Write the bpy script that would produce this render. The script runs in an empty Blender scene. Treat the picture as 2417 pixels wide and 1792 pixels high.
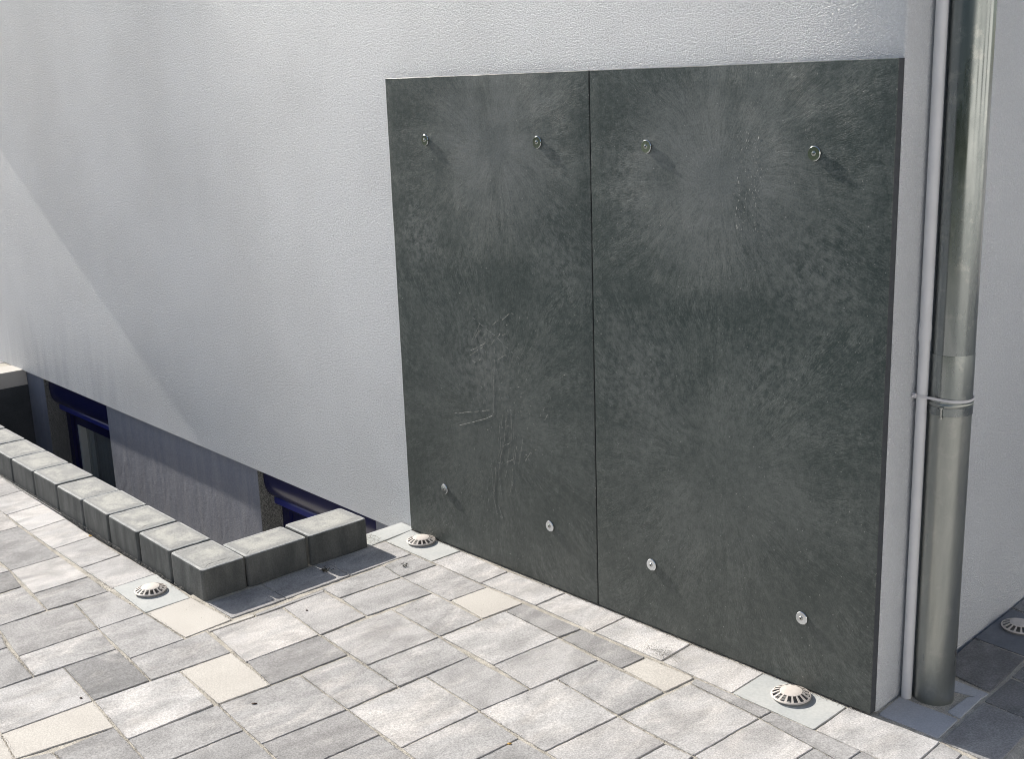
import bpy, bmesh, math, random
from mathutils import Vector, Matrix, noise
random.seed(7)
sc = bpy.context.scene
COL = sc.collection
R = math.radians

# ---------------------------------------------------------------- camera
def make_camera():
    f, r, p, yaw = 1.16503934, -0.03466998, -0.24655949, -0.8379387
    cy, sy, cp, sp = math.cos(yaw), math.sin(yaw), math.cos(p), math.sin(p)
    fw = Vector((sy*cp, cy*cp, sp)); rt = Vector((cy, -sy, 0)); up = rt.cross(fw)
    rt2 = rt*math.cos(r) + up*math.sin(r); up2 = -rt*math.sin(r) + up*math.cos(r)
    cam = bpy.data.cameras.new('camera'); o = bpy.data.objects.new('camera', cam); COL.objects.link(o)
    cam.sensor_width = 36; cam.sensor_fit = 'HORIZONTAL'; cam.lens = 36*f
    cam.clip_start = .05; cam.clip_end = 500
    M = Matrix((rt2, up2, -fw)).transposed().to_4x4(); M.translation = Vector((0, -2.32269, 1.5))
    o.matrix_world = M
    sc.camera = o
make_camera()

# ---------------------------------------------------------------- light
SUN_DIR = Vector((1, .062, -.637)).normalized()       # the way the light travels
def make_light():
    w = bpy.data.worlds.new('World'); sc.world = w; w.use_nodes = True
    nt = w.node_tree
    sky = nt.nodes.new('ShaderNodeTexSky'); sky.sky_type = 'NISHITA'; sky.sun_disc = False
    sky.sun_elevation = math.asin(-SUN_DIR.z)
    sky.sun_rotation = math.atan2(-SUN_DIR.x, -SUN_DIR.y)
    sky.air_density = 1.0; sky.dust_density = 1.2; sky.ozone_density = 1.0
    bg = nt.nodes['Background']; bg.inputs['Strength'].default_value = .082
    hs = nt.nodes.new('ShaderNodeHueSaturation'); hs.inputs['Saturation'].default_value = .85
    nt.links.new(sky.outputs[0], hs.inputs['Color']); nt.links.new(hs.outputs[0], bg.inputs[0])
    l = bpy.data.lights.new('sun', 'SUN'); l.energy = 4.2; l.angle = R(.53); l.color = (1, .95, .87)
    o = bpy.data.objects.new('sun', l); COL.objects.link(o)
    o.rotation_euler = SUN_DIR.to_track_quat('-Z', 'Y').to_euler()
    o.location = -SUN_DIR*20
make_light()
vs = sc.view_settings
vs.view_transform = 'Standard'; vs.look = 'None'; vs.gamma = 1; vs.exposure = .80
vs.use_curve_mapping = False
sc.cycles.filter_width = 1.05
sc.cycles.use_denoising = True

# ---------------------------------------------------------------- node helpers
class NT:
    def __init__(s, name, rough=.8, spec=.5, metallic=0):
        s.m = bpy.data.materials.new(name); s.m.use_nodes = True; s.t = s.m.node_tree
        s.b = s.t.nodes['Principled BSDF']
        s.b.inputs['Roughness'].default_value = rough
        s.b.inputs['Specular IOR Level'].default_value = spec
        s.b.inputs['Metallic'].default_value = metallic
    def n(s, typ, ins={}, **props):
        nd = s.t.nodes.new(typ)
        for k, v in props.items(): setattr(nd, k, v)
        for k, v in ins.items(): s.set(nd.inputs[k], v)
        return nd
    def set(s, sock, v):
        if isinstance(v, bpy.types.NodeSocket): s.t.links.new(v, sock)
        elif v is not None: sock.default_value = v
    def math(s, op, a, b=None, c=None, clamp=False):
        nd = s.n('ShaderNodeMath', {0: a}, operation=op, use_clamp=clamp)
        if b is not None: s.set(nd.inputs[1], b)
        if c is not None: s.set(nd.inputs[2], c)
        return nd.outputs[0]
    def vmath(s, op, a, b=None, scale=None):
        nd = s.n('ShaderNodeVectorMath', {0: a}, operation=op)
        if b is not None: s.set(nd.inputs[1], b)
        if scale is not None: s.set(nd.inputs['Scale'], scale)
        return nd.outputs['Value'] if op in ('LENGTH', 'DOT_PRODUCT', 'DISTANCE') else nd.outputs[0]
    def noise(s, vec, scale, detail=2, rough=.5, dist=0):
        return s.n('ShaderNodeTexNoise', {'Vector': vec, 'Scale': scale, 'Detail': detail, 'Roughness': rough, 'Distortion': dist}).outputs['Fac']
    def vor(s, vec, scale, feature='F1', out='Distance', smooth=None):
        nd = s.n('ShaderNodeTexVoronoi', {'Vector': vec, 'Scale': scale}, feature=feature)
        return nd.outputs[out]
    def ramp(s, x, a, b, lo=0., hi=1., kind='SMOOTHSTEP'):
        return s.n('ShaderNodeMapRange', {'Value': x, 'From Min': a, 'From Max': b, 'To Min': lo, 'To Max': hi}, interpolation_type=kind).outputs[0]
    def mix(s, f, a, b, mode='MIX'):
        nd = s.n('ShaderNodeMix', {}, data_type='RGBA', blend_type=mode)
        s.set(nd.inputs[0], f)
        for i, v in ((6, a), (7, b)):
            if isinstance(v, tuple) and len(v) == 3: v = v+(1,)
            s.set(nd.inputs[i], v)
        return nd.outputs[2]
    def mul(s, col, x):
        c = s.n('ShaderNodeCombineColor', {0: x, 1: x, 2: x}).outputs[0]
        return s.mix(1., col, c, 'MULTIPLY')
    def obj(s): return s.n('ShaderNodeTexCoord').outputs['Object']
    def bump(s, h, strength, dist, prev=None):
        nd = s.n('ShaderNodeBump', {'Height': h, 'Strength': strength, 'Distance': dist})
        if prev is not None: s.set(nd.inputs['Normal'], prev)
        return nd.outputs[0]
    def out(s, col=None, rough=None, normal=None):
        if col is not None:
            if isinstance(col, tuple) and len(col) == 3: col = col+(1,)
            s.set(s.b.inputs['Base Color'], col)
        if rough is not None: s.set(s.b.inputs['Roughness'], rough)
        if normal is not None: s.set(s.b.inputs['Normal'], normal)
        return s.m
    def seed(s, vec):
        oi = s.n('ShaderNodeObjectInfo')
        k = s.math('MULTIPLY', oi.outputs['Random'], 40.)
        return s.vmath('ADD', vec, s.n('ShaderNodeCombineXYZ', {0: k, 1: k, 2: k}).outputs[0])

# ---------------------------------------------------------------- materials
WALLX = -6.0
def mat_render():
    t = NT('white_render', .38, .5)
    p = t.obj()
    base = (.775, .795, .82)
    # rain splash dirt low on the wall, in faint vertical runs
    st = t.vmath('MULTIPLY', p, (6., 6., .7))
    runs = t.noise(st, 2.2, 4, .6)
    z = t.n('ShaderNodeSeparateXYZ', {0: p}).outputs[2]
    low = t.ramp(z, .55, -.02)
    px = t.n('ShaderNodeSeparateXYZ', {0: p}).outputs[0]
    low = t.math('MULTIPLY', low, t.ramp(px, WALLX+1.2, WALLX, 0., 1.))
    dirt = t.math('MULTIPLY', t.ramp(runs, .42, .72), low)
    c = t.mix(t.math('MULTIPLY', dirt, .42), base, (.46, .48, .54))
    cloud = t.ramp(t.noise(p, 1.6, 3, .5), .3, .7, .93, 1.04)
    c = t.mul(c, cloud)
    g = t.noise(p, 225, 2, .6, 1.0)
    c = t.mul(c, t.ramp(g, .3, .7, .93, 1.05))
    g2 = t.noise(p, 95, 2, .5)
    h = t.math('ADD', t.ramp(g, .3, .7, 0., .8), t.math('MULTIPLY', g2, .4))
    return t.out(c, None, t.bump(h, 1., .0029))
def mat_plinth():
    t = NT('grey_plinth_plaster', .75, .4)
    p = t.obj()
    g = t.noise(p, 240, 2, .6, .5)
    st = t.noise(t.vmath('MULTIPLY', p, (9., 9., 1.2)), 2.5, 4, .6)
    c = t.mix(t.ramp(st, .35, .7), (.275, .287, .335), (.335, .337, .375))
    c = t.mul(c, t.ramp(g, .3, .7, .82, 1.15))
    wob = t.noise(t.vmath('MULTIPLY', p, (1., 1., .6)), 9, 3, .6)
    b0 = t.bump(wob, .35, .03)
    return t.out(c, None, t.bump(g, .6, .004, b0))
def mat_reveal():
    t = NT('speckled_reveal_plaster', .85, .3)
    p = t.obj(); g = t.noise(p, 230, 2, .6)
    c = t.mix(t.ramp(g, .4, .62), (.10, .105, .10), (.30, .30, .29))
    return t.out(c, None, t.bump(g, .6, .003))
def mat_plate(name, centres, zdiv, hazes):
    """Pressed recycled board: flow marks run out from two points where the melt entered."""
    t = NT(name, .5, .5)
    p = t.obj()
    wob = t.n('ShaderNodeTexNoise', {'Vector': p, 'Scale': 5., 'Detail': 2.}).outputs['Color']
    wv = t.vmath('SCALE', t.vmath('SUBTRACT', wob, (.5, .5, .5)), scale=.075)
    q = t.vmath('ADD', p, wv)
    q = t.vmath('MULTIPLY', q, (1., 0., 1.))
    res = []
    for i, (cx, cz) in enumerate(centres):
        d = t.vmath('SUBTRACT', q, (cx, 0., cz))
        r = t.vmath('LENGTH', d)
        u = t.vmath('NORMALIZE', d)
        s3 = t.n('ShaderNodeSeparateXYZ', {0: u})
        v = t.n('ShaderNodeCombineXYZ', {0: s3.outputs[0], 1: t.math('MULTIPLY', r, .5), 2: s3.outputs[2]}).outputs[0]
        fine = t.noise(v, 150, 3, .7, .3)
        mid = t.noise(v, 30, 3, .65, .4)
        fan = t.noise(t.vmath('MULTIPLY', v, (1., .35, 1.)), 11, 3, .6, .4)
        mid = t.math('ADD', mid, t.math('MULTIPLY', t.math('SUBTRACT', fan, .5), .9))
        res.append((r, t.math('ADD', t.math('MULTIPLY', fine, .68), t.math('MULTIPLY', mid, .32))))
    z = t.n('ShaderNodeSeparateXYZ', {0: q}).outputs[2]
    top = t.ramp(z, zdiv-.04, zdiv+.04)
    mixf = lambda a, b: t.n('ShaderNodeMix', {0: top, 2: a, 3: b}).outputs[0]
    streak = mixf(res[1][1], res[0][1])
    rr = mixf(res[1][0], res[0][0])
    far = t.ramp(rr, .04, .26)
    cloud = t.noise(p, 5.5, 5, .62, .4)
    cloud2 = t.noise(p, 2.6, 3, .55)
    patch = t.ramp(t.noise(p, 8, 3, .6), .35, .65, .25, 1.)
    mott = t.noise(p, 48, 4, .65, .3)
    grain = t.noise(p, 210, 3, .7)
    term = lambda a, w: t.math('MULTIPLY', t.math('SUBTRACT', a, .5), w)
    k = t.math('ADD', .5, t.math('MULTIPLY', term(streak, 1.6), t.math('MULTIPLY', t.math('MULTIPLY_ADD', far, .8, .2), patch)))
    k = t.math('ADD', k, term(mott, .55)); k = t.math('ADD', k, term(grain, .55)); k = t.math('ADD', k, term(cloud, .55))
    # the marks of the two flows run into each other and darken
    belt = t.ramp(t.math('ABSOLUTE', t.math('SUBTRACT', z, zdiv-.03)), .09, .0)
    k = t.math('ADD', k, t.math('MULTIPLY', belt, -.025))
    k = t.math('ADD', k, t.math('MULTIPLY', t.ramp(rr, .14, .40), -.09))
    c = t.mix(t.ramp(k, .18, .80), (.021, .038, .036), (.140, .157, .148))
    rt = res[0][0]
    halo = t.math('MULTIPLY', t.ramp(rt, .37, .04), t.ramp(cloud, .22, .62, .3, 1.))
    core = t.ramp(rt, .085, .035)
    halo = t.math('MULTIPLY', halo, t.math('MULTIPLY_ADD', core, -.25, 1.))
    halo = t.math('MULTIPLY', halo, t.ramp(t.math('ADD', streak, term(grain, .4)), .34, .62, .35, 1.))
    c = t.mix(t.math('MULTIPLY', halo, .78), c, (.235, .247, .242))
    c = t.mix(t.math('MULTIPLY', core, .18), c, (.105, .125, .135))
    for hx, hz, hr, ha in hazes:
        dd = t.vmath('LENGTH', t.vmath('SUBTRACT', q, (hx, 0., hz)))
        hm = t.math('MULTIPLY', t.ramp(dd, hr, 0.), t.ramp(mott, .35, .68))
        c = t.mix(t.math('MULTIPLY', hm, ha), c, (.20, .212, .205))
    low = t.ramp(z, .95, .05)
    c = t.mix(t.math('MULTIPLY', low, .35), c, (.125, .122, .107))  # brownish towards the foot: the ground's reflection put into the colour
    spk = t.ramp(t.noise(p, 150, 1, .4), .73, .79)
    c = t.mix(t.math('MULTIPLY', spk, .5), c, (.5, .5, .47))
    b = t.bump(k, .6, .0018)
    return t.out(c, t.ramp(k, .3, .7, .50, .38), b)
def mat_edge():
    t = NT('board_cut_edge', .7, .3); p = t.obj()
    g = t.noise(p, 90, 3, .6)
    return t.out(t.mix(g, (.035, .04, .046), (.085, .09, .10)), None, t.bump(g, .5, .002))
def mat_zinc(name, base=(.31, .335, .335), dull=0.):
    t = NT(name, .34, .5, 1.)
    p = t.obj()
    v = t.vmath('MULTIPLY', p, (1., 1., .22))
    st = t.noise(v, 14, 5, .65, .4)
    fine = t.noise(t.vmath('MULTIPLY', p, (1., 1., .08)), 120, 3, .6)
    spot = t.ramp(t.noise(p, 24, 5, .68), .54, .66)
    c = t.mix(t.ramp(st, .35, .7), base, (base[0]*.78, base[1]*.80, base[2]*.80))
    c = t.mix(t.math('MULTIPLY', spot, .35), c, (.50, .50, .48))
    rough = t.math('ADD', t.ramp(st, .3, .7, .17+dull, .34+dull), t.math('MULTIPLY', t.math('SUBTRACT', fine, .5), .16))
    return t.out(c, rough, t.bump(t.noise(v, 9, 2, .5), .12, .004))
def mat_concrete():
    t = NT('paver_concrete', .9, .3)
    oi = t.n('ShaderNodeObjectInfo')
    col = t.n('ShaderNodeSeparateColor', {0: oi.outputs['Color']})
    v, cr = col.outputs[0], col.outputs[1]
    p = t.seed(t.obj())
    grey = t.mix(v, (.165, .164, .166), (.560, .547, .540))
    grey = t.mix(t.math('MULTIPLY', col.outputs[2], .12), grey, (.46, .42, .40))
    el = t.vmath('MULTIPLY', p, (1.9, .8, 1.))
    blot = t.noise(el, 7.5, 6, .62, .5)
    thr = t.math('MULTIPLY_ADD', cr, -.36, .68)
    m = t.ramp(t.math('SUBTRACT', blot, thr), -.10, .20)
    c = t.mix(t.math('MULTIPLY', m, .50), grey, (.665, .625, .59))
    dk = t.noise(t.vmath('MULTIPLY', p, (1.4, .75, 1.)), 8.5, 6, .65, .5)
    c = t.mul(c, t.ramp(dk, .30, .66, .74, 1.12))
    g = t.noise(p, 230, 3, .75)
    c = t.mul(c, t.ramp(g, .28, .72, .70, 1.28))
    pit = t.ramp(t.noise(p, 170, 2, .5), .30, .22)
    c = t.mul(c, t.math('MULTIPLY_ADD', pit, -.45, 1.))
    return t.out(c, None, t.bump(g, .55, .003))
def mat_plain(name, a, b, gs=280, lo=.86, hi=1.12, rough=.9, bump=.4, cloud=6):
    t = NT(name, rough, .3)
    p = t.seed(t.obj())
    g = t.noise(p, gs, 3, .65)
    c = t.mix(t.ramp(t.noise(p, cloud, 4, .6), .3, .7), a, b)
    c = t.mul(c, t.ramp(g, .28, .72, lo, hi))
    return t.out(c, None, t.bump(g, bump, .002))
def mat_block(name, top):
    t = NT(name, .9, .3)
    p = t.seed(t.obj())
    g = t.noise(p, 220, 3, .7)
    cl = t.noise(p, 13, 5, .65, .4)
    if top:
        gc = t.n('ShaderNodeTexCoord').outputs['Generated']
        ab = t.n('ShaderNodeSeparateXYZ', {0: t.vmath('ABSOLUTE', t.vmath('SUBTRACT', gc, (.5, .5, .5)))})
        edge = t.math('MAXIMUM', t.math('MULTIPLY_ADD', ab.outputs[0], 2.4, -.2), t.math('MULTIPLY', ab.outputs[1], 2.0))
        edge = t.ramp(t.math('ADD', edge, t.math('MULTIPLY', t.math('SUBTRACT', cl, .5), .9)), .62, .90)
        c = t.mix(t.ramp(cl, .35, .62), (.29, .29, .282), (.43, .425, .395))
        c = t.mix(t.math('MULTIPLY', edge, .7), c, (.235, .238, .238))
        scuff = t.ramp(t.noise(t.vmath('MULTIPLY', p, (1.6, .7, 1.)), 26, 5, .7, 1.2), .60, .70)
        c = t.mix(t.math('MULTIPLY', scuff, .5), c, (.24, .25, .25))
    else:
        c = t.mix(t.ramp(t.noise(t.vmath('MULTIPLY', p, (1., 1., .3)), 20, 4, .6), .3, .7), (.085, .09, .088), (.145, .149, .145))  # sides toned down: their shade in grazing sun is in the colour
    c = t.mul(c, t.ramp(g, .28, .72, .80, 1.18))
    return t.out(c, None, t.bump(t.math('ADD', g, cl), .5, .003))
def mat_simple(name, col, rough, spec=.5, metallic=0, var=0., scale=20):
    t = NT(name, rough, spec, metallic)
    if var:
        g = t.noise(t.obj(), scale, 4, .6)
        return t.out(t.mul(col+(1,), t.ramp(g, .3, .7, 1-var, 1+var)))
    return t.out(col)
def mat_glass():
    t = NT('window_glass', .03, .5)
    t.b.inputs['Transmission Weight'].default_value = .85
    t.b.inputs['IOR'].default_value = 1.45
    return t.out((.75, .8, .8))

M = dict(
    render=mat_render(), plinth=mat_plinth(), reveal=mat_reveal(), edge=mat_edge(),
    zinc=mat_zinc('weathered_zinc'), zinc_mid=mat_zinc('socket_zinc', (.345, .37, .365), .04), zinc_light=mat_zinc('bright_zinc', (.43, .445, .42), .10),
    concrete=mat_concrete(),
    cream=mat_plain('cream_concrete', (.515, .485, .445), (.575, .545, .50), 260, .80, 1.14),
    slab=mat_plain('smooth_grey_slab', (.425, .44, .435), (.50, .505, .49), 120, .94, 1.05, .8, .15, 9),
    slab_pale=mat_plain('pale_fine_slab', (.42, .43, .46), (.50, .505, .53), 250, .9, 1.08, .85, .3, 7),
    slab_dark=mat_plain('dark_smooth_slab', (.14, .15, .17), (.19, .20, .22), 140, .92, 1.06, .8, .2, 7),
    block_top=mat_block('worn_block_top', True), shaded_block_side=mat_block('shaded_block_side', False),
    rim=mat_plain('chalky_block_rim', (.32, .33, .33), (.48, .48, .465), 200, .8, 1.15, .9, .5, 30),
    sand=mat_plain('joint_sand', (.40, .37, .32), (.58, .54, .47), 420, .6, 1.3, .95, .9, 25),
    grain=mat_plain('sand_grain', (.40, .37, .32), (.68, .64, .57), 90, .8, 1.2, .9, .1, 90),
    ground=mat_plain('ground', (.33, .32, .31), (.43, .41, .39), 60, .8, 1.2, .95, .3, 3),
    blue=mat_simple('blue_paint', (.035, .045, .27), .28, .6),
    blue_dark=mat_simple('dark_blue_paint', (.008, .010, .075), .24, .6),
    white=mat_simple('white_frame', (.62, .64, .62), .45, .5, 0, .05),
    curtain=mat_simple('grey_curtain', (.30, .33, .34), .8, .3, 0, .15, 8),
    glass=mat_glass(),
    dark=mat_simple('dark_interior', (.012, .013, .014), .9, .2),
    well=mat_plain('shaded_well_concrete', (.045, .05, .055), (.075, .08, .085), 120, .9, 1.1, .9, .3, 5),
    well_pale=mat_plain('pale_well_concrete', (.30, .30, .29), (.40, .39, .375), 120, .9, 1.1, .9, .3, 5), gravel=mat_plain('pale_gravel', (.30, .29, .27), (.58, .56, .52), 60, .7, 1.25, .95, .8, 40),
    pvc=mat_simple('grey_plastic_conduit', (.76, .76, .77), .45, .5, 0, .04, 12),
    tie=mat_simple('white_nylon', (.66, .65, .66), .4),
    cap=mat_simple('cream_plastic', (.64, .585, .535), .55, .4, 0, .05, 60),
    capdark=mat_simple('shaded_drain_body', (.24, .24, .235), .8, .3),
    steel=mat_simple('galvanised_steel', (.70, .73, .75), .14, .5, 1., .08, 300),
    steel_dull=mat_simple('dull_screw_steel', (.42, .43, .41), .25, .5, 1., .1, 300),
    scratch_glint=mat_simple('scratch_glint', (.42, .42, .40), .8, .3),
    weed=mat_simple('dry_weed', (.07, .065, .05), .9, .2, 0, .4, 300),
    leaf=mat_simple('dry_leaf', (.55, .33, .08), .8, .3, 0, .2, 100),
    cream_wall=mat_simple('cream_wall', (.64, .63, .61), .85, .3, 0, .05, 2), roof=mat_simple('roof_tile', (.12, .06, .045), .8, .3, 0, .2, 6),
    grass=mat_plain('lawn_grass', (.03, .05, .018), (.06, .085, .03), 25, .6, 1.4, .9, .8, 3),
    hedge=mat_plain('hedge_leaves', (.022, .035, .016), (.05, .07, .03), 18, .5, 1.5, .8, 1., 4),
    seed=mat_simple('dark_seed', (.05, .025, .015), .7, .3),
)
PX = (-3.1305, -2.2420, -2.2385, -1.3480)
C1, C2 = (PX[0]+PX[1])/2, (PX[2]+PX[3])/2
M['plate1'] = mat_plate('flow_marked_board', [(-2.622-C1, 1.315), (-2.68-C1, .46)], .955, [(-2.99-C1, 1.02, .17, .65), (-2.72-C1, .66, .24, .5), (-2.36-C1, 1.0, .16, .35), (-2.95-C1, .16, .16, .4)])
M['plate2'] = mat_plate('flow_marked_board_wide', [(-1.815-C2, 1.265), (-1.80-C2, .50)], .955, [(-2.08-C2, .72, .24, .35), (-1.55-C2, 1.04, .2, .4), (-1.66-C2, .80, .16, .35), (-2.1-C2, 1.25, .16, .35)])

# ---------------------------------------------------------------- object helpers
def link(o, parent=None):
    COL.objects.link(o)
    if parent is not None: o.parent = parent
    return o
def obj(name, verts, faces, mat, parent=None, loc=(0, 0, 0), smooth=False, midx=None):
    me = bpy.data.meshes.new(name); me.from_pydata([tuple(v) for v in verts], [], faces)
    mats = mat if isinstance(mat, (list, tuple)) else [mat]
    for m in mats: me.materials.append(m)
    if midx: me.polygons.foreach_set('material_index', midx)
    if smooth: me.polygons.foreach_set('use_smooth', [True]*len(me.polygons))
    me.update()
    o = bpy.data.objects.new(name, me); o.location = loc
    return link(o, parent)
def empty(name, loc=(0, 0, 0), parent=None):
    o = bpy.data.objects.new(name, None); o.location = loc; o.empty_display_size = .05
    return link(o, parent)
def tag(o, label=None, cat=None, group=None, kind=None):
    for k, v in (('label', label), ('category', cat), ('group', group), ('kind', kind)):
        if v: o[k] = v
    return o
class MB:
    def __init__(s): s.v = []; s.f = []; s.mi = []
    def add(s, v, f, mi=0):
        n = len(s.v); s.v += [tuple(x) for x in v]; s.f += [tuple(i+n for i in q) for q in f]; s.mi += [mi]*len(f)
    def box(s, x0, x1, y0, y1, z0, z1, mi=0):
        v = [(x, y, z) for z in (z0, z1) for y in (y0, y1) for x in (x0, x1)]
        s.add(v, [(0, 2, 3, 1), (4, 5, 7, 6), (0, 1, 5, 4), (2, 6, 7, 3), (0, 4, 6, 2), (1, 3, 7, 5)], mi)
    def lathe(s, prof, n=40, cx=0, cy=0, mi=0, capb=False, capt=False):
        v = []
        for r, z in prof:
            for i in range(n):
                a = 2*math.pi*i/n; v.append((cx+r*math.cos(a), cy+r*math.sin(a), z))
        f = []
        for k in range(len(prof)-1):
            for i in range(n):
                j = (i+1) % n; f.append((k*n+i, k*n+j, (k+1)*n+j, (k+1)*n+i))
        if capb: f.append(tuple(range(n))[::-1])
        if capt: f.append(tuple((len(prof)-1)*n+i for i in range(n)))
        s.add(v, f, mi)
    def extrude_x(s, prof, x0, x1, mi=0):
        n = len(prof); v = [(x0, y, z) for y, z in prof]+[(x1, y, z) for y, z in prof]
        f = [(i, (i+1) % n, n+(i+1) % n, n+i) for i in range(n)]+[tuple(range(n))[::-1], tuple(range(n, 2*n))]
        s.add(v, f, mi)
    def build(s, name, mat, parent=None, loc=(0, 0, 0), smooth=False):
        return obj(name, s.v, s.f, mat, parent, loc, smooth, s.mi if isinstance(mat, (list, tuple)) else None)
def auto_smooth(o, ang=40):
    me = o.data
    me.polygons.foreach_set('use_smooth', [True]*len(me.polygons))
    bm = bmesh.new(); bm.from_mesh(me)
    bmesh.ops.recalc_face_normals(bm, faces=bm.faces)
    for e in bm.edges:
        e.smooth = len(e.link_faces) == 2 and e.calc_face_angle(0) < R(ang)
    bm.to_mesh(me); bm.free(); me.update()
def fixn(o):
    bm = bmesh.new(); bm.from_mesh(o.data); bmesh.ops.recalc_face_normals(bm, faces=bm.faces); bm.to_mesh(o.data); bm.free()
    return o

# ---------------------------------------------------------------- ground
WX0, WX1, WY0, WY1 = -6.74, -3.222, -.66, .045       # the light well's clear opening
def ground():
    b = MB()
    def sheet(x0, x1, y0, y1, z): b.add([(x0, y0, z), (x1, y0, z), (x1, y1, z), (x0, y1, z)], [(0, 1, 2, 3)])
    z = -.05
    sheet(-90, 90, -90, -.9, z); sheet(WX1+.01, 90, -.9, 90, z); sheet(-90, WX0-.16, -.9, 90, z)
    tag(b.build('ground', M['ground']), kind='structure')
ground()
def added_lawn():  # unseen dark grass, added for screws and pipe to reflect
    b = MB(); n = 60; V = []; F = []
    for i in range(n+1):
        x = -60+100*i/n
        for j, y in enumerate((-6.6+.05*noise.noise((x*2, 0, 0)), -12, -30)): V.append((x, y, -.045+.02*(j > 0)))
    for i in range(n):
        for j in range(2): k = i*3+j; F.append((k, k+1, k+4, k+3))
    b.add(V, F); o = fixn(b.build('added_lawn', M['grass'])); tag(o, kind='structure')
added_lawn()
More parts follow.
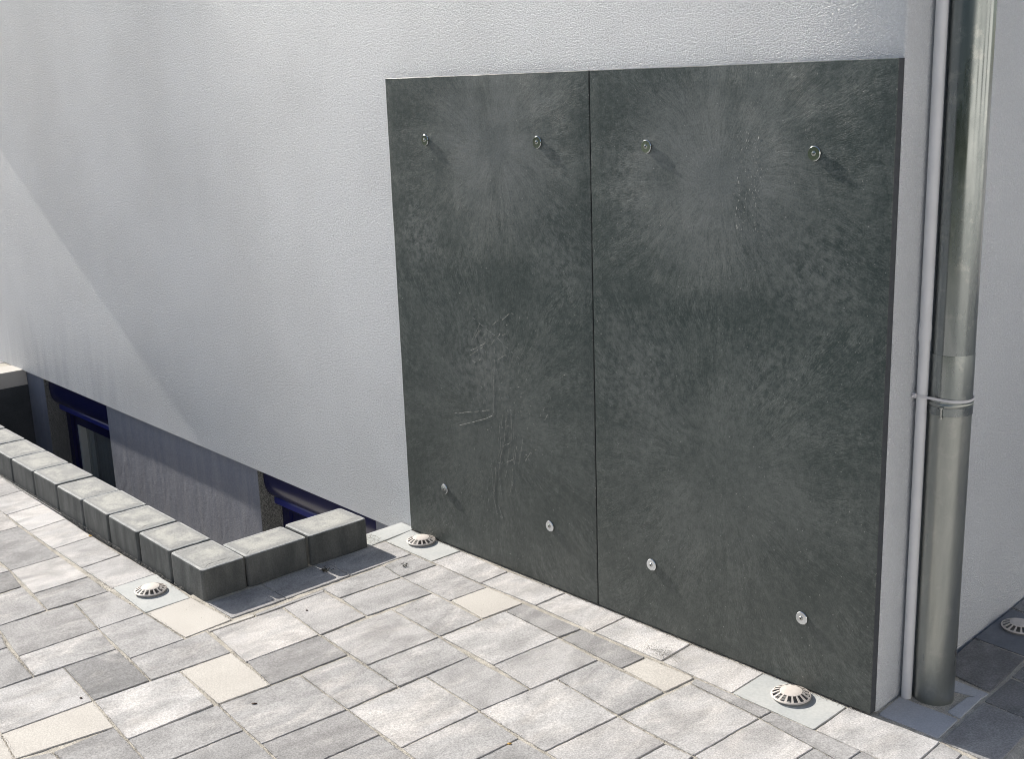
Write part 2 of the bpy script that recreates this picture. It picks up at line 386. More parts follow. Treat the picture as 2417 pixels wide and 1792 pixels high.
PAVERS=[
(-2.7871,-1.5207,-2.7807,-1.2925,-2.6185,-1.3103,-2.6487,-1.5385,0,2),
(-2.7662,-1.0591,-2.7597,-0.9090,-2.5229,-0.9272,-2.5324,-1.0741,0,2),
(-2.7787,-1.2906,-2.7667,-1.0596,-2.5383,-1.0835,-2.5393,-1.3123,0.62,0.55),
(-2.5393,-1.3123,-2.5317,-1.0771,-2.3761,-1.0929,-2.3832,-1.3284,0.4,0.15),
(-3.0181,-1.2715,-3.0137,-1.1216,-2.7764,-1.1404,-2.7821,-1.2901,0.22,0.25),
(-3.0239,-1.5046,-3.0181,-1.2715,-2.7820,-1.2919,-2.7871,-1.5207,0.58,0.4),
(-3.1731,-1.3343,-3.1757,-1.1047,-3.0164,-1.1219,-3.0252,-1.3491,0.48,0.45),
(-3.4127,-1.3064,-3.4062,-1.0811,-3.1757,-1.1047,-3.1731,-1.3343,0.44,0.05),
(-3.2499,-1.4963,-3.2521,-1.3363,-3.0266,-1.3504,-3.0239,-1.5046,0.32,0.1),
(-3.4084,-1.4744,-3.4127,-1.3064,-3.2547,-1.3365,-3.2510,-1.4995,0.45,0.2),
(-3.4013,-1.0765,-3.4127,-0.9648,-3.1782,-0.9612,-3.1762,-1.1029,0.55,0.35),
(-3.5692,-1.1406,-3.5701,-0.9629,-3.4113,-0.9663,-3.4182,-1.1569,0.36,0.25),
(-3.1762,-1.1029,-3.1764,-0.9607,-2.9333,-0.9585,-2.9337,-1.1208,0.46,0.2),
(-2.9309,-1.1214,-2.9309,-0.8929,-2.7613,-0.9084,-2.7745,-1.1376,0.4,0.3),
(-3.4275,-0.9472,-3.4309,-0.7994,-3.1781,-0.8109,-3.1796,-0.9575,0,3),
(-3.1764,-0.9570,-3.1793,-0.8081,-2.9459,-0.8001,-2.9378,-0.9537,0.05,2),
(-2.6159,-1.4636,-2.6173,-1.3108,-2.3831,-1.3275,-2.3945,-1.4613,0.36,0.2),
(-2.6459,-1.5389,-2.6164,-1.4657,-2.3966,-1.4635,-2.3985,-1.5496,0.5,0.6),
(-2.7871,-1.6020,-2.7863,-1.5216,-2.6480,-1.5394,-2.6431,-1.6177,0,2),
(-2.3810,-1.3285,-2.3729,-1.0940,-2.1807,-1.1106,-2.1934,-1.3401,0.38,0.2),
(-3.8193,-1.2364,-3.8106,-1.1234,-3.6542,-1.1435,-3.6507,-1.2576,0.18,0.1),
(-3.6302,-1.2847,-3.6511,-1.1435,-3.4182,-1.1581,-3.4119,-1.3067,0.38,0.25),
(-3.8124,-1.1206,-3.8097,-0.9582,-3.5723,-0.9619,-3.5693,-1.1406,0.62,0.75),
(-4.2010,-1.1060,-4.2026,-0.9461,-3.8097,-0.9582,-3.8124,-1.1206,0.38,0.15),
(-4.4105,-1.0829,-4.4164,-0.9301,-4.2051,-0.9466,-4.2010,-1.1060,0.2,1),
(-4.3616,-0.9329,-4.3790,-0.7896,-4.1524,-0.7935,-4.1296,-0.9406,0.7,0.7),
(-4.1296,-0.9406,-4.1496,-0.7946,-3.9093,-0.8030,-3.8952,-0.9454,0.66,0.6),
(-3.8941,-0.9445,-3.9082,-0.8020,-3.6719,-0.8068,-3.6583,-0.9485,0.55,0.35),
(-3.6572,-0.9490,-3.6686,-0.8036,-3.4312,-0.8011,-3.4245,-0.9499,0.6,0.45),
(-4.5845,-0.9347,-4.5995,-0.7868,-4.3790,-0.7896,-4.3616,-0.9329,0.66,0.5),
(-4.7986,-0.9349,-4.8210,-0.7812,-4.5995,-0.7868,-4.5845,-0.9347,0.5,0.4),
(-5.0546,-0.9343,-5.0616,-0.7660,-4.8210,-0.7812,-4.7986,-0.9349,0.5,0.4),
(-4.1038,-1.2316,-4.1072,-1.1387,-3.8106,-1.1234,-3.8193,-1.2364,0.5,0.4),
(-4.3616,-1.1541,-4.4105,-1.0829,-4.1955,-1.1042,-4.1988,-1.1660,0.5,0.4),
(-3.1002,-0.7951,-3.1051,-0.6063,-2.9541,-0.6093,-2.9556,-0.7962,0.45,0.2),
(-3.1051,-0.6063,-3.1094,-0.3685,-2.9575,-0.3727,-2.9524,-0.6103,0.5,0.3),
(-3.1094,-0.3685,-3.1088,-0.1276,-2.9566,-0.1321,-2.9565,-0.3718,0.55,0.35),
(-2.9383,-0.8874,-2.9358,-0.7369,-2.9171,-0.7413,-2.9210,-0.8884,0,2),
(-2.9329,-0.7342,-2.9323,-0.4945,-2.9133,-0.5008,-2.9142,-0.7386,0.4,0.1),
(-2.9412,-0.4934,-2.9435,-0.2555,-2.8298,-0.2715,-2.8415,-0.4953,0.55,0.3),
(-2.9435,-0.2555,-2.9548,-0.1335,-2.8217,-0.1345,-2.8289,-0.2707,0.45,0.2),
(-3.1081,-0.1254,-3.1261,-0.0007,-2.8574,-0.0030,-2.8573,-0.1278,0.1,3),
(-2.8540,-0.1277,-2.8530,-0.0050,-2.6165,-0.0111,-2.6108,-0.1315,0.66,0.55),
(-2.8255,-0.2717,-2.8210,-0.1295,-2.5740,-0.1376,-2.5819,-0.2776,0.55,0.35),
(-2.8362,-0.4941,-2.8238,-0.2730,-2.6629,-0.2785,-2.6779,-0.5121,0.5,0.25),
(-2.6567,-0.4329,-2.6608,-0.2791,-2.4170,-0.2949,-2.4212,-0.4466,0.52,0.3),
(-2.9091,-0.6490,-2.9157,-0.5031,-2.6778,-0.5145,-2.6738,-0.6759,0.52,0.35),
(-2.9192,-0.8809,-2.9072,-0.6548,-2.6765,-0.6786,-2.6806,-0.9089,0.66,0.7),
(-2.6834,-0.9051,-2.6724,-0.6789,-2.5162,-0.6908,-2.5249,-0.9292,0.28,0.15),
(-2.6680,-0.6747,-2.6595,-0.4365,-2.4193,-0.4513,-2.4294,-0.6903,0.58,0.35),
(-2.5130,-0.8438,-2.5075,-0.6942,-2.2774,-0.7019,-2.2763,-0.8592,0.42,0.35),
(-2.4265,-0.6916,-2.4169,-0.4523,-2.2671,-0.4691,-2.2761,-0.7016,0.55,0.3),
(-2.5811,-0.2739,-2.5734,-0.1353,-2.4100,-0.1404,-2.4187,-0.2903,0,2),
(-2.4153,-0.4474,-2.4082,-0.2136,-2.1745,-0.2268,-2.1858,-0.4553,0.6,0.35),
(-2.5301,-1.0755,-2.5124,-0.8462,-2.2764,-0.8611,-2.2889,-1.0963,0.5,0.4),
(-2.2878,-1.0952,-2.2720,-0.8614,-2.1218,-0.8742,-2.1308,-1.1143,0.34,0.12),
(-2.2713,-0.8607,-2.2681,-0.6209,-2.0349,-0.6374,-2.0386,-0.8741,0.58,0.6),
(-2.2675,-0.6192,-2.2666,-0.4686,-2.0226,-0.4776,-2.0335,-0.6343,0.48,0.25),
(-2.0375,-0.8730,-2.0330,-0.6382,-1.8731,-0.6537,-1.8795,-0.8894,0.46,0.35),
(-2.1308,-1.1143,-2.1203,-0.8753,-1.8787,-0.8900,-1.8797,-1.1297,0.46,0.35),
(-2.1853,-0.4558,-2.1734,-0.2280,-2.0075,-0.2431,-2.0222,-0.4744,0.56,0.35),
(-2.0354,-0.6362,-2.0134,-0.3941,-1.7757,-0.4197,-1.7886,-0.6508,0.6,0.5),
(-2.0117,-0.3924,-2.0047,-0.2435,-1.7699,-0.2521,-1.7764,-0.4152,0.42,0.3),
(-1.9292,-0.2350,-1.9235,-0.1448,-1.7621,-0.1431,-1.7687,-0.2509,0,2),
(-2.1643,-0.2215,-2.1658,-0.1438,-1.9270,-0.1461,-1.9314,-0.2362,0.36,0.15),
(-2.4069,-0.2123,-2.4080,-0.1424,-2.1675,-0.1432,-2.1766,-0.2232,0.36,0.1),
(-2.6101,-0.1304,-2.6120,-0.0123,-2.3718,-0.0029,-2.3723,-0.1238,0.6,0.45),
(-2.3695,-0.1249,-2.3690,-0.0029,-2.1307,-0.0004,-2.1301,-0.1327,0.7,0.5),
(-2.1271,-0.1332,-2.1284,-0.0018,-1.8895,-0.0042,-1.8825,-0.1334,0.75,0.7),
(-1.8798,-0.1339,-1.8878,-0.0047,-1.6519,-0.0001,-1.6473,-0.1401,0.72,0.6),
(-1.7718,-0.4168,-1.7531,-0.1748,-1.5271,-0.1918,-1.5346,-0.4276,0.68,0.5),
(-1.7523,-0.1721,-1.7584,-0.1445,-1.5234,-0.1452,-1.5278,-0.1882,0.45,0.15),
(-1.6473,-0.1400,-1.6514,-0.0018,-1.4089,-0.0026,-1.4060,-0.1461,0.1,3),
(-1.4019,-0.1445,-1.4065,-0.0019,-1.1721,0.0093,-1.1648,-0.1520,0.66,0.5),
(-1.3363,0.0191,-1.3443,0.1278,-1.1901,0.1281,-1.1827,0.0186,0.75,4),
(-1.2273,0.1429,-1.2266,0.2426,-1.1991,0.2649,-1.1900,0.1330,0.7,4),
(-1.3093,0.2323,-1.3109,0.2983,-1.1960,0.2911,-1.1994,0.2560,0.6,4),
(-1.1720,0.0132,-1.1888,0.2444,-1.0543,0.2380,-1.0368,0.0021,0.3,0.1),
(-1.3475,0.3279,-1.3631,0.5425,-1.2157,0.5306,-1.1968,0.2973,0.14,0),
(-1.1894,0.2488,-1.1963,0.4032,-1.0860,0.3898,-1.0831,0.2385,0.16,0),
(-1.1974,0.4095,-1.2023,0.5052,-1.0949,0.4883,-1.0868,0.3950,0.2,0),
(-1.3649,0.5481,-1.3763,0.7879,-1.2427,0.7594,-1.2170,0.5371,0,5),
(-1.3762,0.7937,-1.3848,0.8909,-1.2578,0.8659,-1.2432,0.7643,0.2,0.05),
(-1.1617,-0.1531,-1.1702,0.0082,-1.1131,-0.0030,-1.1049,-0.1583,0.6,0.4),
(-1.1016,-0.1591,-1.1113,-0.0034,-1.0365,-0.0045,-1.0289,-0.1605,0.55,0.3),
(-1.5249,-0.1902,-1.5221,-0.1474,-1.2794,-0.1476,-1.2795,-0.2197,0.42,0.15),
(-1.2783,-0.2215,-1.2780,-0.1484,-1.1649,-0.1528,-1.1605,-0.2383,0.5,0.3),
(-1.5332,-0.4260,-1.5243,-0.1936,-1.3621,-0.2107,-1.3708,-0.4441,0.64,0.5),
(-1.3689,-0.4449,-1.3602,-0.2111,-1.2802,-0.2212,-1.2873,-0.4539,0.5,0.4),
(-1.7863,-0.6509,-1.7724,-0.4209,-1.6146,-0.4318,-1.6211,-0.6576,0.56,0.4),
(-1.6188,-0.6567,-1.6117,-0.4329,-1.5339,-0.4285,-1.5245,-0.6592,0.58,0.4),
(-1.8785,-0.8898,-1.8706,-0.6561,-1.6209,-0.6587,-1.6322,-0.8844,0.4,0.3),
(-3.2130,-0.1870,-3.2130,0.0220,-3.1280,0.0220,-3.1120,-0.1870,0.9,3)]

def pavement():
    # sand bed under the pavers, gently uneven
    b = MB()
    def grid(x0, x1, y0, y1, nx, ny):
        v = []; f = []
        for j in range(ny+1):
            for i in range(nx+1):
                x = x0+(x1-x0)*i/nx; y = y0+(y1-y0)*j/ny
                v.append((x, y, -.0030+.0020*noise.noise((x*9, y*9, 0))+.0012*noise.noise((x*60, y*60, 3))))
        for j in range(ny):
            for i in range(nx):
                a = j*(nx+1)+i; f.append((a, a+1, a+nx+2, a+nx+1))
        b.add(v, f)
    grid(-8, 1.5, -2.6, -.80, 420, 90)
    grid(-3.20, 1.5, -.80, .03, 190, 40)
    grid(-1.349, 1.5, .03, 2.6, 120, 110)
    grid(-8, WX0-.165, -.80, .03, 40, 20)
    root = b.build('pavement', M['sand']); tag(root, kind='structure')
    rnd = random.Random(3)
    mats = {2: 'cream', 3: 'slab', 4: 'slab_pale', 5: 'slab_dark'}
    for P in PAVERS:
        q = [Vector((P[2*i], P[2*i+1])) for i in range(4)]         # near-left, far-left, far-right, near-right
        v, cc = P[8], P[9]
        make_paver(root, q, v, cc, mats, rnd)
    # pavers beyond the photograph's edges, joined
    fb = MB(); a0 = R(-4.5); ux = Vector((math.cos(a0), math.sin(a0))); uy = Vector((-ux.y, ux.x))
    taken = []                            # extents of what is laid already, along the field's two directions
    for P in PAVERS:
        pu = [ux.dot(Vector((P[2*i], P[2*i+1]))) for i in range(4)]; pv = [uy.dot(Vector((P[2*i], P[2*i+1]))) for i in range(4)]
        taken.append((min(pu)+.004, max(pu)-.004, min(pv)+.004, max(pv)-.004))
    nd = len(taken)
    for dv, ws in ((.24, (.24, .16, .24)), (.12, (.12, .12)), (.06, (.08, .06))):
        v0 = -3.4 if dv > .2 else -2.9
        while v0 < 2.6:
            u0 = -9. if dv > .2 else -6.6
            while u0 < 3.2:
                w = rnd.choice(ws); a = (u0, u0+w, v0, v0+dv); u0 += w if dv > .2 else w
                c = ux*((a[0]+a[1])/2)+uy*((a[2]+a[3])/2)
                if c.x < -1.1 and c.y > -.16 and not c.x < WX0-.25: continue
                if c.x < WX0-.25 and c.y > -.02: continue
                if WX0-.25 < c.x < -3.0 and c.y > -.88: continue
                if any(a[0] < t[1] and a[1] > t[0] and a[2] < t[3] and a[3] > t[2] for t in taken): continue
                taken.append((a[0]+.001, a[1]-.001, a[2]+.001, a[3]-.001))
                zt = rnd.uniform(-.001, .0); hx, hy = w/2-.0015, dv/2-.0015
                p4 = [c-ux*hx-uy*hy, c+ux*hx-uy*hy, c+ux*hx+uy*hy, c-ux*hx+uy*hy]
                fb.add([(k.x, k.y, zt) for k in p4]+[(k.x, k.y, -.03) for k in p4], [(0, 1, 2, 3), (0, 4, 5, 1), (1, 5, 6, 2), (2, 6, 7, 3), (3, 7, 4, 0)])
            v0 += dv
    o = fb.build('paver_field', M['concrete'], root); o['kind'] = 'stuff'; o.color = (.5, .3, 0, 1)
    return root
def make_paver(root, q, v, cc, mats, rnd):
    c = sum(q, Vector((0, 0)))/4
    gap = rnd.uniform(.0004, .0013)
    pts = []; nE = 18
    # inset corners
    ins = []
    for i in range(4):
        e1 = (q[i]-q[i-1]).normalized(); e2 = (q[(i+1) % 4]-q[i]).normalized()
        n1 = Vector((e1.y, -e1.x)); n2 = Vector((e2.y, -e2.x))
        if n1.dot(c-q[i]) < 0: n1 = -n1
        if n2.dot(c-q[i]) < 0: n2 = -n2
        s = 1+n1.dot(n2)
        ins.append((q[i]+(n1+n2)*(gap/max(s, .4)), (n1+n2).normalized()))
    for i in range(4):
        a, na = ins[i]; b, nb = ins[(i+1) % 4]
        e = (b-a); L = e.length; t = e/L; n = Vector((t.y, -t.x))
        if n.dot(c-a) < 0: n = -n
        cr = min(.003, L*.2)
        for k in range(nE):
            if k == 0: s = cr
            elif k == nE-1: s = L-cr
            else: s = L*k/(nE-1)
            pts.append((a+t*s, n))
    smooth = cc == 3 or cc == 4
    amp = .0003 if smooth else .0013
    out = []; inn = []
    ch = .0009 if smooth else .0015
    for (p, n) in pts:
        j = amp*(noise.noise((p.x*55, p.y*55, 5.))+1.3*rnd.uniform(-.5, .5))
        p1 = p+n*(abs(j)*.9)
        out.append(p1); inn.append(p1+n*(ch*rnd.uniform(.6, 1.5)))
    N = len(pts)
    zt = rnd.uniform(-.0005, .0005); tx, ty = rnd.uniform(-.002, .002), rnd.uniform(-.002, .002)
    Z = lambda p, dz: (p.x-c.x, p.y-c.y, zt+dz+tx*(p.x-c.x)+ty*(p.y-c.y))
    V = [Z(p, -.034) for p in out]+[Z(p, -ch*rnd.uniform(.5, 1.0)) for p in out]+[Z(p, 0) for p in inn]
    F = []
    for k in range(2):
        for i in range(N):
            j = (i+1) % N; F.append((k*N+i, k*N+j, (k+1)*N+j, (k+1)*N+i))
    F.append(tuple(2*N+i for i in range(N)))
    m = M[mats[cc]] if cc >= 2 else M['concrete']
    o = obj('paver', V, F, m, root, (c.x, c.y, 0))
    if cc in (2, 3): o['label'] = 'plain cream paver' if cc == 2 else 'smooth pale grey slab'
    fixn(o)
    o.color = (min(1, max(0, v*1.30-.06+rnd.uniform(-.09, .08))), min(cc, 1), rnd.random(), 1)
    return o
pavement()

# ---------------------------------------------------------------- unseen hedge, added to give dark reflections
def hedge():
    rnd = random.Random(2); V = []; F = []
    nx, nz = 180, 14
    x0, x1 = -46., 24.
    def pt(i, j):
        x = x0+(x1-x0)*i/nx; h = 4.2+1.4*noise.noise((x*.23, 1, 0))
        a = j/nz*math.pi
        y = -18.5+1.5*math.cos(math.pi-a)*-1; z = h*min(1, math.sin(a)*1.7) if 0 < j < nz else -.05
        d = Vector((noise.noise((x*1.7, z*1.7, a)), noise.noise((x*1.7, z*1.7, a+9)), noise.noise((x*1.7, z*1.7, a+5))))*.45
        return (x+d.x, y+d.y, max(z+d.z*(0 < j < nz), -.05))
    for i in range(nx+1):
        for j in range(nz+1): V.append(pt(i, j))
    for i in range(nx):
        for j in range(nz):
            k = i*(nz+1)+j; F.append((k, k+1, k+nz+2, k+nz+1))
    o = obj('hedge', V, F, M['hedge']); tag(o, 'long dark green clipped hedge, added unseen behind the viewer for reflections', 'hedge')
hedge()

# ---------------------------------------------------------------- house added out of view to the right, for bounce light and reflections
def build_added_house():
    root = empty('added_house', (8.7, .5, 0)); tag(root, 'cream house with a dark tiled roof, added out of view for bounce light', 'house')
    m = MB(); m.box(-2.0, 3.5, -9.5, 10.5, -.05, 4.6); m.build('wall', M['cream_wall'], root)
    m = MB(); m.add([(-2.4, -10, 4.55), (3.9, -10, 4.55), (3.9, 11, 4.55), (-2.4, 11, 4.55), (.75, -10, 7.0), (.75, 11, 7.0)], [(0, 3, 5, 4), (1, 4, 5, 2), (0, 4, 1), (3, 2, 5), (0, 1, 2, 3)]); fixn(m.build('roof', M['roof'], root))
    for y in (-3.2, .5, 4.2):
        m = MB(); m.box(-2.03, -1.98, y-.6, y+.6, 1.0, 2.3); w = m.build('window', M['white'], root)
        m = MB(); m.box(-2.045, -2.031, y-.5, y+.5, 1.1, 2.2); m.build('pane', M['dark'], w)
build_added_house()

# ---------------------------------------------------------------- light well
def light_well():
    b = MB(); z = -.82
    b.box(WX0-.02, WX1+.02, -.80, .06, z-.08, z)
    root = b.build('light_well', M['gravel']); tag(root, kind='structure')
    for nm, a in (('front_wall', (WX0, -3.262, -.775, -.655, z, -.012)), ('side_wall', (-3.262, -3.225, -.775, -.19, z, -.035)), ('side_wall', (-3.215, -3.13, -.19, .044, z, -.036))):
        m = MB(); m.box(*a); m.build(nm, M['well_pale'], root)
light_well()

# ---------------------------------------------------------------- house
ZL = lambda x: .002+(-.036-.002)*(x+7.1)/(-3.5+7.1)     # the render's lower edge rises a little to the left
YF, YP = .025, .0445
def house():
    root = empty('house', (-4.5, 3, 0))
    tag(root, 'white rendered house wall with a grey plinth over basement windows', 'house')
    inv = Vector((4.5, -3, 0))
    P = lambda name, mb, mat, smooth=False, parent=root: mb.build(name, mat, parent, tuple(inv) if parent is root else (0, 0, 0), smooth)
    # rendered wall: footprint swept up
    foot = [(-14, YF)]
    xs = [-14+i*.9 for i in range(1, 12)]+[-3.5]
    foot += [(x, YF) for x in xs if x < -3.5]+[(-3.45, YF), (-3.14, YF), (-3.12, YF)]
    cx, r = -1.3475, .009
    for i in range(7):
        a = R(-90+90*i/6); foot.append((cx-r+r*math.cos(a), YF+r+r*math.sin(a)))
    foot += [(-1.3475-.047*(y-.034), y) for y in (.3, .9, 2, 4, 6)]
    foot += [(-14, 6)]
    n = len(foot)
    bot = [(x, y, (ZL(x) if x <= -3.13 else -.06)) for x, y in foot]
    top = [(x, y, 5.0) for x, y in foot]
    mb = MB(); F = [(i, (i+1) % n, n+(i+1) % n, n+i) for i in range(n)]
    mb.add(bot+top, F+[tuple(range(n, 2*n))])
    # underside lip of the render between its face and the plinth
    lx = [-14, -9, -7.1, -5, -3.5, -3.14]
    mb.add([(x, YF, ZL(x)) for x in lx]+[(x, YP+.01, ZL(x)) for x in lx], [(i, i+1, len(lx)+i+1, len(lx)+i) for i in range(len(lx)-1)])
    o = P('rendered_wall', mb, M['render']); auto_smooth(o, 30)
    # plinth piers between and beside the windows
    zt, zb, yb = -.004, -.83, .34
    wins = [(-6.50, -5.690), (-4.235, -3.400)]
    for x0, x1 in ((-14, -6.50), (-5.690, -4.235), (-3.400, -3.10)):
        mb = MB(); mb.box(x0, x1, YP, yb, zb, zt); P('plinth_pier', mb, M['plinth'])
    for x0, x1 in wins:
        mb = MB(); mb.box(x0+.001, x1-.001, YP+.001, yb, zb, -.72); P('plinth_sill', mb, M['plinth'])
    for x0, x1 in wins:
        w = empty('window', ((x0+x1)/2, .15, -.2), None); w.parent = root; w.location = Vector(((x0+x1)/2, .15, -.2))+inv
        wi = -Vector(((x0+x1)/2, .15, -.2))
        S = lambda name, mb, mat, smooth=False: mb.build(name, mat, w, tuple(wi), smooth)
        for a, b2 in ((x0, x0+.003), (x1-.003, x1)):
            m = MB(); m.box(a, b2, YP+.001, .33, -.72, -.006); S('reveal', m, M['reveal'])
        # quarter-round roller shutter box
        pr = [(.30, -.008), (.070, -.008), (.069, -.075)]
        for i in range(9):
            a = R(90*i/8); pr.append((.069+.052*(1-math.cos(a)), -.085-.088*math.sin(a)))
        pr += [(.30, -.173)]
        m = MB(); m.extrude_x(pr, x0+.004, x1-.004); o = S('shutter_box', m, M['blue_dark']); auto_smooth(o, 35)
        m = MB(); m.extrude_x([(.115, -.176), (.112, -.180), (.112, -.204), (.128, -.204), (.128, -.176)], x0+.004, x1-.004); S('shutter_rail', m, M['blue'])
        # blue frame with a stepped sash
        m = MB()
        for a, b2 in ((x0+.004, x0+.0579), (x1-.0579, x1-.004)): m.box(a, b2, .145, .215, -.715, -.18)
        m.box(x0+.058, x1-.058, .145, .215, -.235, -.178); m.box(x0+.058, x1-.058, .145, .215, -.715, -.66)
        S('frame', m, M['blue_dark'])
        m = MB()
        for a, b2 in ((x0+.062, x0+.112), (x1-.112, x1-.062)): m.box(a, b2, .160, .222, -.656, -.238)
        m.box(x0+.112, x1-.112, .160, .222, -.285, -.238); m.box(x0+.112, x1-.112, .160, .222, -.656, -.61)
        S('sash', m, M['blue_dark'])
        for a, b2 in ((x0+.113, x0+.131), (x1-.131, x1-.113)):
            m = MB(); m.box(a, b2, .158, .225, -.609, -.286); S('glazing_bead', m, M['white'])
        m = MB(); m.box(x0+.132, x1-.132, .196, .202, -.608, -.287); S('pane', m, M['glass'])
        # curtain folds behind the glass
        v = []; nn = 90
        for i in range(nn+1):
            x = x0+.12+(x1-x0-.24)*i/nn; y = .258+.014*math.sin(i*.62)+.006*math.sin(i*1.7)
            v += [(x, y, -.64), (x, y, -.24)]
        m = MB(); m.add(v, [(2*i, 2*i+2, 2*i+3, 2*i+1) for i in range(nn)]); S('curtain', m, M['curtain'], True)
        m = MB(); m.box(x0+.155, x0+.190, .206, .216, -.60, -.24); S('blind_edge', m, M['white'])
        m = MB(); m.box(x0+.01, x1-.01, .30, .31, -.72, -.01); S('interior', m, M['dark'])
    # slatted screen added unseen, left of the view; its fine slats thin the sun
    mb = MB()
    for k in range(96):
        z = 2.775+k*.022; mb.box(-9.054, -9.050, YF-.30, YF-.004, z, z+.0070)
    o = P('added_shade_screen', mb, M['white']); o['kind'] = 'stuff'
    return root
house()

def well_end_kerb():
    r = empty('well_end_kerb', (-6.82, -.36, -.02))
    tag(r, 'pale flush kerb closing the far left end of the window well', 'kerb')
    y = -.78; k = 0
    ys = [-.80, -.53, -.25, .043]
    m = MB(); m.box(-.085, .082, -.44, .403, -1.2, -.07); m.build('wall', M['well'], r)  # the end wall's shade is put into its dark colour
    for a, b in zip(ys, ys[1:]):
        m = MB(); m.box(-.085, .083, a+.36+.002, b+.36-.002, -.068, .021); m.build('slab', M['cream'], r)
well_end_kerb()

# ---------------------------------------------------------------- kerb of concrete blocks round the well
def round_rect(hx, hy, r, n=4):
    pts = []
    for cx, cy, a0 in ((hx-r, hy-r, 0), (-hx+r, hy-r, 90), (-hx+r, -hy+r, 180), (hx-r, -hy+r, 270)):
        for i in range(n+1):
            a = R(a0+90*i/n); pts.append((cx+r*math.cos(a), cy+r*math.sin(a)))
        # a few points along the straight edge so that it can wander
    out = []
    for i, p in enumerate(pts):
        q = pts[(i+1) % len(pts)]; out.append(p)
        L = math.dist(p, q)
        if L > .03:
            for k in range(1, 6): out.append((p[0]+(q[0]-p[0])*k/6, p[1]+(q[1]-p[1])*k/6))
    return out
def block_mesh(hx, hy, h, rnd):
    o = round_rect(hx, hy, .011)
    N = len(o); V = []
    def ring(ins, z, amp):
        for x, y in o:
            L = math.hypot(x, y); sx = (hx-ins)/hx; sy = (hy-ins)/hy
            V.append((x*sx+rnd.uniform(-amp, amp), y*sy+rnd.uniform(-amp, amp), z+rnd.uniform(-amp, amp)*.7))
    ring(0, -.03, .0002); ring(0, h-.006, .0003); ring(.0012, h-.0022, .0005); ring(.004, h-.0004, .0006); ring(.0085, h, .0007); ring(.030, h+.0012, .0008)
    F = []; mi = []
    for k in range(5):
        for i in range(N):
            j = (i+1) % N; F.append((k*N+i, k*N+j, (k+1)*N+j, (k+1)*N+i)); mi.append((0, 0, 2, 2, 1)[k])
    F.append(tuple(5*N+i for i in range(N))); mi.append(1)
    return V, F, mi
def kerb_wall():
    root = empty('kerb_wall', (-3.2, -.42, 0))
    tag(root, 'low kerb of grey concrete blocks round the basement window well', 'low wall')
    rnd = random.Random(11)
    X = [-3.118, -3.336, -3.566, -3.806, -4.030, -4.266, -4.502, -4.740, -4.978, -5.214, -5.45, -5.686, -5.922, -6.158, -6.394, -6.63, -6.866]
    mats = [M['shaded_block_side'], M['block_top'], M['rim']]
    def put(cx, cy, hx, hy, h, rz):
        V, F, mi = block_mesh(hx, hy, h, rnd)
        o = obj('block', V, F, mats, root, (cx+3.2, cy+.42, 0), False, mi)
        fixn(o)
        me = o.data
        o.rotation_euler = (rnd.uniform(-.006, .006), rnd.uniform(-.006, .006), rz+rnd.uniform(-.006, .006))
    for i in range(len(X)-1):
        a, b = X[i], X[i+1]
        cx = (a+b)/2; w = a-b
        gap = .006 if i != 2 else .011
        yf = -.793+.0165*(-3.118-cx)
        put(cx-(.003 if i == 2 else 0), yf+.0735, w/2-gap/2, .0735, .0985+rnd.uniform(-.002, .0025), -.013)
    put(-3.195, -.533, .0765, .1105, .0985, .004)
    put(-3.194, -.302, .0775, .1120, .0990, -.006)
kerb_wall()

# ---------------------------------------------------------------- boards on the wall
SCR= [[(-2.6546, 0.7197), (-2.6595, 0.6486), (-2.6679, 0.5663), (-2.6692, 0.5106), (-2.6767, 0.496), (-2.6965, 0.484), (-2.7614, 0.4601), (-2.8385, 0.4334)], [(-2.7476, 0.7936), (-2.6757, 0.7613), (-2.6391, 0.7472), (-2.6035, 0.7237), (-2.5416, 0.6951)], [(-2.7171, 0.7814), (-2.7675, 0.7102)], [(-2.7135, 0.7627), (-2.7497, 0.7224)], [(-2.7233, 0.7582), (-2.7442, 0.7329)], [(-2.5846, 0.8261), (-2.6273, 0.7943)], [(-2.6315, 0.8016), (-2.6749, 0.7741)], [(-2.6969, 0.7217), (-2.7715, 0.6869)], [(-2.6974, 0.7136), (-2.7749, 0.6716)], [(-2.7192, 0.6685), (-2.7543, 0.6502)], [(-2.6103, 0.7683), (-2.6389, 0.7503)], [(-2.6014, 0.7648), (-2.6202, 0.7544)], [(-2.6988, 0.6893), (-2.7016, 0.642), (-2.7081, 0.5823)], [(-2.6535, 0.7389), (-2.6711, 0.7189)], [(-2.6951, 0.7523), (-2.713, 0.7323)], [(-2.6048, 0.6983), (-2.6429, 0.6783)], [(-2.5912, 0.6972), (-2.6116, 0.656), (-2.6162, 0.6298)], [(-2.6287, 0.5083), (-2.6385, 0.4573), (-2.6441, 0.3968), (-2.6606, 0.3567)], [(-2.5907, 0.525), (-2.5899, 0.4669), (-2.5966, 0.4067)], [(-2.5792, 0.4787), (-2.5822, 0.4358)], [(-2.6044, 0.529), (-2.6171, 0.4615), (-2.6292, 0.4098), (-2.6511, 0.3554)], [(-2.6029, 0.4202), (-2.6342, 0.4055)], [(-2.5527, 0.411), (-2.5642, 0.3612)], [(-2.5683, 0.4192), (-2.5828, 0.357)], [(-2.5891, 0.3722), (-2.6203, 0.3554)], [(-2.6213, 0.3817), (-2.6422, 0.344)], [(-2.5073, 0.4125), (-2.5337, 0.3776)], [(-2.6902, 0.51), (-2.8616, 0.4683)], [(-2.4416, 0.565), (-2.4648, 0.5294)], [(-2.4294, 0.5454), (-2.4432, 0.524)], [(-2.7491, 0.6542), (-2.7635, 0.6586)]]
